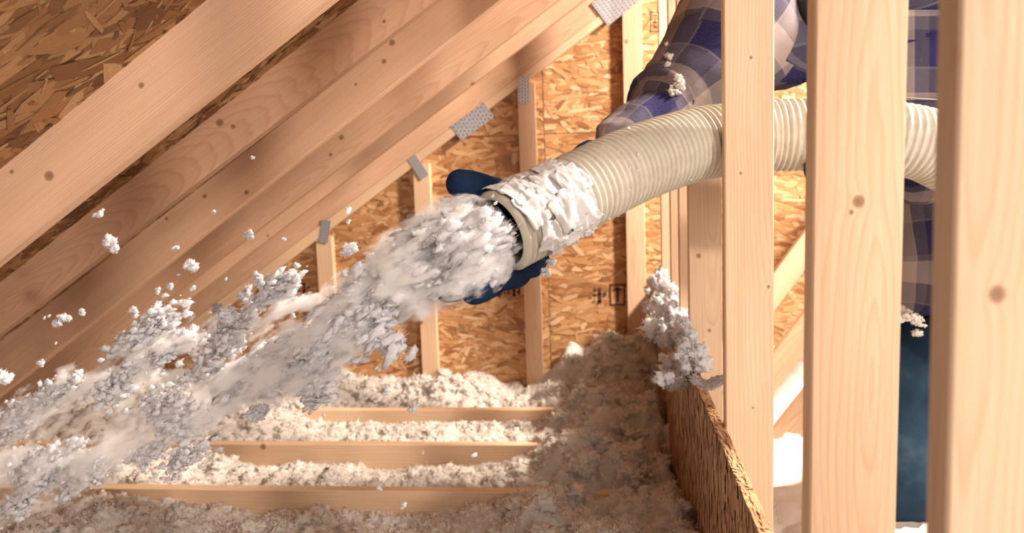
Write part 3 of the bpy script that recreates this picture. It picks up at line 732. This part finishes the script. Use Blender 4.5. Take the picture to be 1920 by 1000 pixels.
def cloth_uv(me, chains):
    """UV = (inches along, inches around) of the nearest limb segment"""
    segs = []
    for ch in chains:
        s = ch.get('s0', 0)
        for a, b_ in zip(ch['p'][:-1], ch['p'][1:]):
            ax = (b_-a).normalized(); ref = Vector(ch['ref']); x = (ref-ax*ref.dot(ax)).normalized(); y = ax.cross(x)
            segs.append((a, b_, ax, x, y, s, ch['r'])); s += (b_-a).length
    ul = me.uv_layers.new(name='UVMap')
    for poly in me.polygons:
        c = poly.center/S; best = None
        for sg in segs:
            a, b_ = sg[0], sg[1]; t = min(max((c-a).dot(b_-a)/(b_-a).length_squared, 0), 1); d = (c-a.lerp(b_, t)).length/sg[6]
            if best is None or d < best[0]: best = (d, sg)
        a, b_, ax, x, y, s, r = best[1]; ths = []
        for li in poly.loop_indices:
            p = me.vertices[me.loops[li].vertex_index].co/S-a; th = math.atan2(p.dot(y), p.dot(x))
            if ths and th-ths[0] > math.pi: th -= 2*math.pi
            if ths and th-ths[0] < -math.pi: th += 2*math.pi
            ths.append(th); ul.data[li].uv = (s+p.dot(ax), th*r)
person = empty('person', U(1700, 1100, 90)); person.location.z = W((0, 0, -37)).z
tag(person, 'worker in navy plaid flannel shirt and jeans aiming the hose behind the studs', 'person')
pel, wai, che, uch = U(1705, 600, 87), U(1712, 470, 87), U(1668, 190, 86), U(1625, 10, 86)
nck = U(1610, -130, 86)
shL = U(1460, -80, 85); elb = U(1322, 108, 79); fmid = U(1225, 215, 74); wrs = U(1130, 285, 67.5); 
shR = U(1800, -20, 84); elR = U(1840, 300, 80); wrR = U(1660, 350, 74)
nodes = [(pel, 7.6, 5.6), (wai, 7.3, 5.4), (che, 10.2, 6.2), (uch, 9.0, 6.0), (nck, 3.2, 3.2),
         (shL, 4.6, 4.6), (elb.lerp(shL, .45), 5.9, 5.6), (elb, 5.9, 5.0), (fmid, 2.9, 2.7), (wrs, 2.0, 2.0),
         (shR, 4.3, 4.3), (elR, 3.4, 3.4), (wrR, 2.0, 2.0), (uch.lerp(che, .5), 10.2, 6.3), (U(1440, 90, 82), 6.0, 5.0), (U(1486, 138, 84), 5.6, 4.2)]
edges = [(0, 1), (1, 2), (2, 13), (13, 3), (3, 4), (3, 5), (5, 6), (6, 7), (7, 8), (8, 9), (3, 10), (10, 11), (11, 12), (7, 14), (14, 15)]
me = skin_mesh('shirt', nodes, edges, 3, 2); 
cloth_uv(me, [dict(p=[pel, wai, che, uch, nck], r=8, ref=(0, -1, 0)), dict(p=[shL, elb, fmid, wrs], r=4.2, ref=(0, -1, 0), s0=3.2), dict(p=[shR, elR, wrR], r=4, ref=(0, -1, 0))])
wrinkle(me, .55, .13, 2); wrinkle(me, .16, .45, 7)
shirt = link('shirt', me, M_PLAID, person, Matrix.Translation(W((0, 0, 0)))); shirt['label'] = 'navy, grey and tan plaid flannel shirt'
# cuff with button
def ringtube(name, pts, radii, mat, parent, nseg=28, seed=0, amp=.06, uvm=False):
    vs, fs = [], []; n = len(pts)
    for i, (p, r) in enumerate(zip(pts, radii)):
        tg = (pts[min(i+1, n-1)]-pts[max(i-1, 0)]).normalized(); x, y = frame(tg)
        for j in range(nseg):
            a = 2*math.pi*j/nseg; vs.append(p+(x*math.cos(a)+y*math.sin(a))*(r+amp*noise.noise(Vector((math.cos(a)*2, math.sin(a)*2, i*.7+seed)))))
    for i in range(n-1):
        for j in range(nseg): fs.append((i*nseg+j, i*nseg+(j+1) % nseg, (i+1)*nseg+(j+1) % nseg, (i+1)*nseg+j))
    c = pts[0]; me = mesh(name, [(v-c)*S for v in vs], fs)
    if uvm:
        ul = me.uv_layers.new(name='UVMap')
        for lp in me.loops: ul.data[lp.index].uv = (lp.vertex_index//nseg*.6+2.5, (lp.vertex_index % nseg)*.5)
    bmfix(me); return link(name, me, mat, parent, Matrix.Translation(W(c)), smooth=True)
dr = (wrs-fmid).normalized(); c0 = fmid.lerp(elb, .12)
ringtube('shirt_cuff', [c0-dr*1.6, c0-dr*1.5, c0-dr*.2, c0, c0+dr*.1], [3.2, 3.55, 3.4, 3.25, 2.5], M_PLAID, person, uvm=True, amp=.2)
# jeans
hipL, knL = U(1665, 690, 87), U(1668, 1060, 84); hipR, knR = U(1775, 690, 90), U(1790, 1060, 90)
knL.z = -35.2; knR.z = -35.2
anL = knL+Vector((16, 5, -.3)); anR = knR+Vector((16, 5, -.3))
me = skin_mesh('jeans', [(pel+Vector((0, 0, 1.5)), 6.4, 5.0), (pel+Vector((0, 0, -2.5)), 7.5, 5.6), (hipL, 5.2, 5.2), (knL, 4.0, 4.0), (anL, 2.7, 2.7), (hipR, 5.2, 5.2), (knR, 4.0, 4.0), (anR, 2.7, 2.7)], [(0, 1), (1, 2), (2, 3), (3, 4), (1, 5), (5, 6), (6, 7)], 3, 1)
wrinkle(me, .3, .22, 5); link('jeans', me, M_DENIM, person, Matrix.Translation(W((0, 0, 0))))['label'] = 'dark blue denim jeans'
# boots
for an in (anL, anR):
    me = skin_mesh('boot', [(an, 2.6, 2.6), (an+Vector((3.5, 1, -.2)), 2.7, 2.3), (an+Vector((5, 1.5, -3)), 2.4, 2.0), (an+Vector((5.5, 1.6, -5)), 2.0, 1.6)], [(0, 1), (1, 2), (2, 3)], 2)
    link('boot', me, plain('boot_leather', (.16, .09, .05), .6), person, Matrix.Translation(W((0, 0, 0))))
# head (above the frame): shaped skull with face, ears, hair
hc = nck+Vector((-3.2, -1.0, 7.2)); fd = Vector((-.82, -.35, -.45)).normalized(); fx = fd.cross(Vector((0, 0, 1))).normalized(); fu = fx.cross(fd)
def headmesh():
    bm = bmesh.new(); bmesh.ops.create_icosphere(bm, subdivisions=4, radius=1)
    for v in bm.verts:
        p = v.co.copy(); f, s_, u = p.x, p.y, p.z
        sx_ = 3.7*(1-.22*max(0, -u)); q = [f*4.3, s_*sx_*.92, u*5.4]
        if f > .3:
            q[0] += 1.3*math.exp(-((s_/.12)**2+((u+.08)/.17)**2))      # nose
            q[0] -= .5*(math.exp(-(((s_-.32)/.13)**2+((u-.1)/.1)**2))+math.exp(-(((s_+.32)/.13)**2+((u-.1)/.1)**2)))
            q[0] += .3*math.exp(-((s_/.25)**2+((u+.42)/.07)**2))-.25*math.exp(-((s_/.28)**2+((u+.49)/.025)**2))+.5*math.exp(-((s_/.3)**2+((u+.78)/.15)**2))
        q[1] += (1 if s_ > 0 else -1)*.75*math.exp(-(((f+.05)/.14)**2+((u-.02)/.22)**2))*(abs(s_) > .6)
        v.co = (fd*q[0]+fx*q[1]+fu*q[2])*S
    me = bpy.data.meshes.new('head'); bm.to_mesh(me); bm.free(); return me
link('head', headmesh(), M_SKIN, person, Matrix.Translation(W(hc)), smooth=True)
bm = bmesh.new(); bmesh.ops.create_icosphere(bm, subdivisions=4, radius=1)
for v in bm.verts:
    p = v.co.copy(); k = 1 if p.x < .25+.5*p.z else .86
    v.co = (fd*(p.x*4.75*k-.25)+fx*p.y*3.9*k+fu*(p.z*5.6*k+.35))*S*(1+.02*noise.noise(p*9))
me = bpy.data.meshes.new('hair'); bm.to_mesh(me); bm.free(); link('hair', me, M_HAIR, person, Matrix.Translation(W(hc)), smooth=True)
for sgn in (-1, 1):
    bm = bmesh.new(); bmesh.ops.create_uvsphere(bm, u_segments=12, v_segments=8, radius=.45*S); me = bpy.data.meshes.new('eye'); bm.to_mesh(me); bm.free()
    link('eye', me, plain('eye_white', (.8, .8, .8), .2), person, Matrix.Translation(W(hc+fd*3.85+fx*sgn*1.15+fu*.5)), smooth=True)
# leading hand in a navy glove: palm behind the nozzle, thumb over the top, fingers under it
YH = 57.5
wr = U(1075, 330, 65); palm = U(985, 415, 60.5); palm2 = U(950, 420, 59.5)
nodes = [(wrs, 1.9, 1.9), (wr, 1.7, 1.7), (palm, 2.1, 2.1), (palm2, 2.0, 2.0)]
edges = [(0, 1), (1, 2), (2, 3)]
def chain(start, pts):
    prev = start
    for (p, r) in pts:
        nodes.append((p, r, r)); edges.append((prev, len(nodes)-1)); prev = len(nodes)-1
chain(3, [(U(945, 372, 58.5), 1.45), (U(905, 362, 56.5), 1.4), (U(864, 345, 55.5), 1.2), (U(838, 333, 55), .75)])
chain(3, [(U(955, 510, 58.5), 1.1), (U(925, 530, 55.5), 1.0), (U(895, 547, 53), .95), (U(872, 557, 52), .7)])
chain(2, [(U(985, 500, 61), .95), (U(972, 516, 57.5), .95), (U(950, 524, 54.8), .85), (U(930, 532, 53.8), .65)])
chain(3, [(U(905, 500, 60.5), .95), (U(872, 536, 57.5), .9), (U(845, 548, 55), .85), (U(820, 552, 54.2), .6)])
chain(2, [(U(1010, 480, 61.5), .85), (U(1005, 500, 59), .8), (U(990, 506, 56.8), .7), (U(972, 512, 55.8), .5)])
me = skin_mesh('glove', nodes, edges, 3, 2); wrinkle(me, .05, 1.2, 3)
g = link('glove', me, M_GLOVE, person, Matrix.Translation(W((0, 0, 0)))); g['label'] = 'navy knit glove around the hose end'
# strap end hanging under the tape
me = skin_mesh('glove_strap', [(U(1022, 470, 56), .14, .1), (U(1027, 485, 55.8), .16, .1), (U(1029, 495, 55.8), .2, .14)], [(0, 1), (1, 2)], 2); link('glove_strap', me, M_GLOVE, person, Matrix.Translation(W((0, 0, 0))))
# supporting hand under the hose
nodes = [(wrR, 1.9, 1.9), (U(1600, 335, 73), 1.7, 1.7), (U(1560, 325, 72.5), 2.0, 1.6)]; edges = [(0, 1), (1, 2)]
chain(2, [(U(1535, 318, 70), .9), (U(1525, 322, 67), .8), (U(1522, 310, 65.2), .6)])
chain(2, [(U(1556, 322, 69.5), .9), (U(1553, 327, 66.5), .85), (U(1552, 310, 64.8), .6)])
chain(2, [(U(1578, 322, 69.5), .9), (U(1576, 327, 66.5), .8), (U(1576, 311, 65), .6)])
chain(1, [(U(1600, 322, 70), .85), (U(1599, 326, 67), .75), (U(1600, 314, 65.4), .55)])
chain(1, [(U(1590, 300, 73), .9), (U(1575, 240, 73), .85), (U(1560, 195, 72), .6)])
me = skin_mesh('glove', nodes, edges, 3, 1); link('glove', me, M_GLOVE, person, Matrix.Translation(W((0, 0, 0))))
# fluff stuck on the sleeve and at the hem
from mathutils.bvhtree import BVHTree
def tree(me): return BVHTree.FromPolygons([v.co/S for v in me.vertices], [tuple(p.vertices) for p in me.polygons])
BT = tree(shirt.data)
def onshirt(px, py, lift=.05):
    d = U(px, py, 80).normalized(); h = BT.ray_cast(Vector((0, 0, 0)), d)
    return (h[0]-d*lift) if h[0] else U(px, py, 80)
# chest pocket with pale piping
n = 14; px0, px1, py0, py1 = 1687, 1772, 18, 188
vs = [onshirt(px0+(px1-px0)*i/(n-1)+(4 if j > n-4 and i == 0 else 0), py0+(py1-py0)*j/(n-1), .16) for j in range(n) for i in range(n)]
c0 = vs[0]; me = mesh('shirt_pocket', [(v-c0)*S for v in vs], [(j*n+i, j*n+i+1, (j+1)*n+i+1, (j+1)*n+i) for j in range(n-1) for i in range(n-1)])
ul = me.uv_layers.new(name='UVMap')
for lp in me.loops: ul.data[lp.index].uv = ((lp.vertex_index//n)*.62+6.2, (lp.vertex_index % n)*.3+5.5)
pk = link('shirt_pocket', me, M_PLAID, shirt, Matrix.Translation(W(c0)), smooth=True); pk.modifiers.new('t', 'SOLIDIFY').thickness = .08*S
pth = [onshirt(px0, py0+(py1-12-py0)*k/16, .26) for k in range(17)]+[onshirt(px0+4+(px1-px0-4)*k/10, py1-6*(1-k/10), .26) for k in range(11)]
ringtube('pocket_piping', pth, [.05]*len(pth), plain('piping', (.6, .55, .52), .8), shirt, nseg=6, amp=0)
def cling(cells, Y, name, spread=.25):
    it = []
    for (px, py, r, n) in cells:
        for _ in range(n):
            p = onshirt(px+rng.normal()*r, py+rng.normal()*r, .05); it.append((tuple(p), rng.uniform(.12, .3), 1, None))
    o = tufts(name, it, M_FLUFF, PR, person); tag(o, kind='stuff')
cling([(1270, 148, 5, 10), (1264, 168, 5, 10), (1278, 160, 4, 6), (1255, 105, 4, 5), (1251, 120, 3, 4), (1249, 83, 1, 1)], 72.6, 'clinging_fluff')
cling([(1690, 585, 8, 16), (1710, 590, 10, 24), (1722, 606, 6, 14), (1717, 625, 3, 5)], 80.5, 'clinging_fluff')

# ------------------------------------------------------------------ insulation in flight
flow = np.array(U(600, 640, 58)-U(900, 460, 55)); flow /= np.linalg.norm(flow)
def spray(name, blobs, label, smin, smax, stretch, protos=PR, mul=3):
    it = []
    for (px, py, rx, ry, n) in blobs:
        for _ in range(int(n*mul)):
            a = rng.normal(size=3)*.48; ca, sa = math.cos(-.5), math.sin(-.5)
            dx, dy = a[0]*rx, a[1]*ry; qx, qy = px+dx*ca+dy*sa, py-(-dx*sa)*-1+0 if False else py+(dx*sa*-1)*-1*0
            qx = px+dx*ca-dy*sa; qy = py+dx*sa+dy*ca
            Y = 53.5+(918-px)*.012+a[2]*ry/22
            s = smin+(smax-smin)*rng.random()**2.2
            ax = flow+rng.normal(size=3)*.25
            it.append((tuple(U(qx, qy, max(40, Y))), s, rng.uniform(*stretch), ax))
    o = tufts(name, it, M_AIR, protos); tag(o, label, 'insulation', kind='stuff'); return o
dense = [(925, 440, 40, 50, 30), (880, 455, 60, 66, 80), (830, 475, 62, 62, 90), (785, 495, 55, 50, 70), (735, 525, 60, 45, 90), (690, 560, 50, 50, 90), (700, 610, 34, 40, 45), (735, 650, 18, 26, 16),
         (650, 600, 50, 40, 80), (610, 640, 60, 40, 90), (560, 665, 60, 40, 80), (590, 725, 40, 36, 40), (520, 700, 60, 30, 45), (885, 505, 45, 35, 70)]
sp = spray('insulation_spray', dense, 'dense white jet of blown insulation shooting from the taped hose end', .05, .34, (1.4, 3.2), PR, 4)
loose = [(450, 600, 50, 16, 24), (525, 535, 46, 16, 26), (505, 560, 36, 12, 14), (425, 640, 50, 22, 30), (285, 615, 66, 22, 70), (245, 640, 44, 14, 22), (320, 655, 55, 20, 40), (390, 690, 46, 22, 34), (110, 735, 46, 22, 44), (215, 730, 40, 24, 36), (235, 700, 40, 16, 20),
         (60, 760, 60, 18, 30), (20, 800, 40, 30, 40), (85, 880, 66, 34, 130), (160, 895, 56, 26, 60), (330, 790, 50, 40, 60), (350, 860, 50, 24, 40), (275, 850, 30, 20, 16), (30, 950, 44, 22, 30), (510, 660, 50, 18, 24), (450, 730, 60, 18, 18), (670, 540, 50, 12, 16), (300, 750, 60, 24, 26)]
sp2 = spray('insulation_spray', loose, 'looser drifting white insulation flakes spreading from the jet to the lower left', .03, .30, (1.3, 2.6), PR, 6)
# the fine dust that softens the jet: scattering haze inside the stream
def dust(name, pts, dens, parent, lo=.45, hi=.95, k=3.6):
    P_ = [(U(px, py, 53.5+(918-px)*.012), r_) for px, py, r_ in pts]
    me = skin_mesh(name, [(p, r_*1.05, r_*1.05) for p, r_ in P_], [(i, i+1) for i in range(len(P_)-1)], 2)
    m = bpy.data.materials.new(name); m.use_nodes = True; nt = m.node_tree; nt.nodes.remove(nt.nodes['Principled BSDF']); L = nt.links
    vs_ = nt.nodes.new('ShaderNodeVolumeScatter'); vs_.inputs['Color'].default_value = (.995, .99, .995, 1); vs_.inputs['Anisotropy'].default_value = .0
    tc = nt.nodes.new('ShaderNodeTexCoord')
    def vm(op, a, b_=None):
        n = nt.nodes.new('ShaderNodeVectorMath'); n.operation = op
        for ii, v in enumerate((a, b_)):
            if v is None: continue
            if isinstance(v, (Vector, tuple)): n.inputs[ii].default_value = tuple(v)
            elif isinstance(v, float): n.inputs[ii].default_value = (v, v, v)
            else: L.new(v, n.inputs[ii])
        return n
    best = None
    for (a, ra), (b_, rb) in zip(P_[:-1], P_[1:]):
        a_, d_ = a*S, (b_-a)*S
        rel = vm('SUBTRACT', tc.outputs['Object'], a_).outputs[0]
        t = nt.nodes.new('ShaderNodeClamp'); L.new(math_(nt, 'MULTIPLY', vm('DOT_PRODUCT', rel, d_).outputs['Value'], 1/d_.length_squared), t.inputs[0])
        sc_ = vm('SCALE', d_); L.new(t.outputs[0], sc_.inputs[3])
        dist = vm('LENGTH', vm('SUBTRACT', rel, sc_.outputs[0]).outputs[0]).outputs['Value']
        rad = math_(nt, 'ADD', math_(nt, 'MULTIPLY', t.outputs[0], (rb-ra)*S), ra*S)
        q = math_(nt, 'DIVIDE', dist, rad); best = q if best is None else math_(nt, 'MINIMUM', best, q)
    n = nt.nodes.new('ShaderNodeTexNoise'); n.inputs['Scale'].default_value = 30; n.inputs['Detail'].default_value = 5; n.inputs['Roughness'].default_value = .6
    mp = nt.nodes.new('ShaderNodeMapping'); mp.inputs['Rotation'].default_value = (0, math.radians(30), 0); mp.vector_type = 'TEXTURE'; mp.inputs['Rotation'].default_value = (0, -math.radians(30), 0); mp.inputs['Scale'].default_value = (2.6, 1, 1)
    L.new(tc.outputs['Object'], mp.inputs[0]); L.new(mp.outputs[0], n.inputs['Vector'])
    val = math_(nt, 'ADD', math_(nt, 'SUBTRACT', 1.0, best), math_(nt, 'MULTIPLY', math_(nt, 'SUBTRACT', n.outputs[0], .5), k))
    edge_ = nt.nodes.new('ShaderNodeClamp'); L.new(math_(nt, 'MULTIPLY', math_(nt, 'SUBTRACT', 1.0, best), 5.0), edge_.inputs[0])
    rp = ramp(nt, [(lo, (0, 0, 0)), (hi, (1, 1, 1))]); L.new(val, rp.inputs[0])
    L.new(math_(nt, 'MULTIPLY', math_(nt, 'MULTIPLY', rp.outputs[0], edge_.outputs[0]), dens), vs_.inputs['Density']); L.new(vs_.outputs[0], nt.nodes['Material Output'].inputs['Volume'])
    o = link(name, me, m, parent, Matrix.Translation(W((0, 0, 0)))); tag(o, kind='stuff')
dust('insulation_dust', [(955, 430, 2.4), (885, 462, 4.2), (815, 484, 4.1), (745, 522, 3.5), (690, 565, 3.3), (630, 625, 3.5), (565, 670, 3.3), (490, 710, 2.8), (400, 745, 2.2)], 320, sp, .38, .8)
dust('insulation_dust', [(600, 560, 1.6), (500, 590, 2.6), (400, 645, 3.0), (300, 640, 3.0), (210, 650, 1.8)], 95, sp2, .8, 1.35)
dust('insulation_dust', [(470, 700, 2.6), (380, 790, 3.8), (280, 800, 3.4), (180, 860, 4.0), (80, 880, 4.4), (-60, 900, 4.4)], 120, sp2, .78, 1.35)
dust('insulation_dust', [(300, 690, 2.4), (200, 715, 2.8), (110, 740, 2.8), (20, 800, 3.0), (-60, 830, 2.6)], 90, sp2, .85, 1.4)

# separate clumps one can point at
clumps = [((188, 402), .30, 'long pale flake alone over the second rafter, leftmost high in the air', 1.8), ((206, 458), .48, 'tall spiky white flake hanging over the second rafter below the long pale flake', 1.2),
          ((473, 296), .12, 'tiny round white speck high over the third rafter', 1), ((466, 441), .34, 'small white clump drifting over the fourth rafter right of centre-left', 1.3), ((360, 500), .46, 'ragged white clump over the third and fourth rafters above the main cloud', 1.2),
          ((120, 598), .44, 'white clump over the lower left rafters next to a smaller shard', 1.0), ((153, 586), .22, 'small shard just right of the white clump over the lower left rafters', 1.0), ((8, 706), .62, 'fluffy round clump cut by the left edge of the picture', 1.0),
          ((76, 682), .24, 'small flake right of the fluffy clump at the left edge', 1.3), ((461, 553), .42, 'bright curled clump left of the end wall stamp', 1.1), ((484, 522), .36, 'white clump just above the bright curled clump', 1.2), ((425, 593), .62, 'large soft white clump in front of the leftmost end wall stud', 1.0),
          ((483, 773), .60, 'broad white clump above the farthest floor joist', 1.3), ((655, 466), .34, 'slanting flake left of the jet over the end wall panel', 2.2), ((773, 767), .30, 'pointed white shard over the insulation below the second end wall stud', 1.2), ((1022, 512), .33, 'small white lump hanging below the taped hose end', .9),
          ((320, 535), .26, 'small bright flake at the upper edge of the cloud', 1.4), ((296, 546), .2, 'small dark-shadowed flake left of the bright edge flake', 1.2), ((250, 582), .26, 'elongated flake above the left cloud', 1.8), ((1034, 492), .2, 'thin shred dangling beside the glove strap', 1.6)]
for (px, py), s, lab, st in clumps:
    Y = 53+(918-px)*.009 if px < 1000 else 55.4
    c = U(px, py, Y); it = []
    for _ in range(9): it.append((tuple(c+Vector(rng.normal(size=3)*s*.42)), s*rng.uniform(.3, .62), st, flow))
    o = tufts('insulation_clump', it, M_AIR, PR3); tag(o, lab, 'insulation')
for i in range(52):
    t = rng.random(); px = 40+t*760+rng.normal()*60; py = 640-t*140+rng.normal()*90
    if i > 38: px = rng.uniform(150, 1000); py = rng.uniform(700, 960)
    Y = rng.uniform(50, 64); s = rng.uniform(.06, .17)
    c = U(px, py, Y)
    o = tufts('insulation_flake', [(tuple(c+Vector(rng.normal(size=3)*s*.5)), s*rng.uniform(.5, .9), 1.5, flow) for _ in range(3)], M_AIR, PR)
    tag(o, 'small white insulation flake floating in the air around the jet', 'insulation', 'loose insulation flakes in the air')
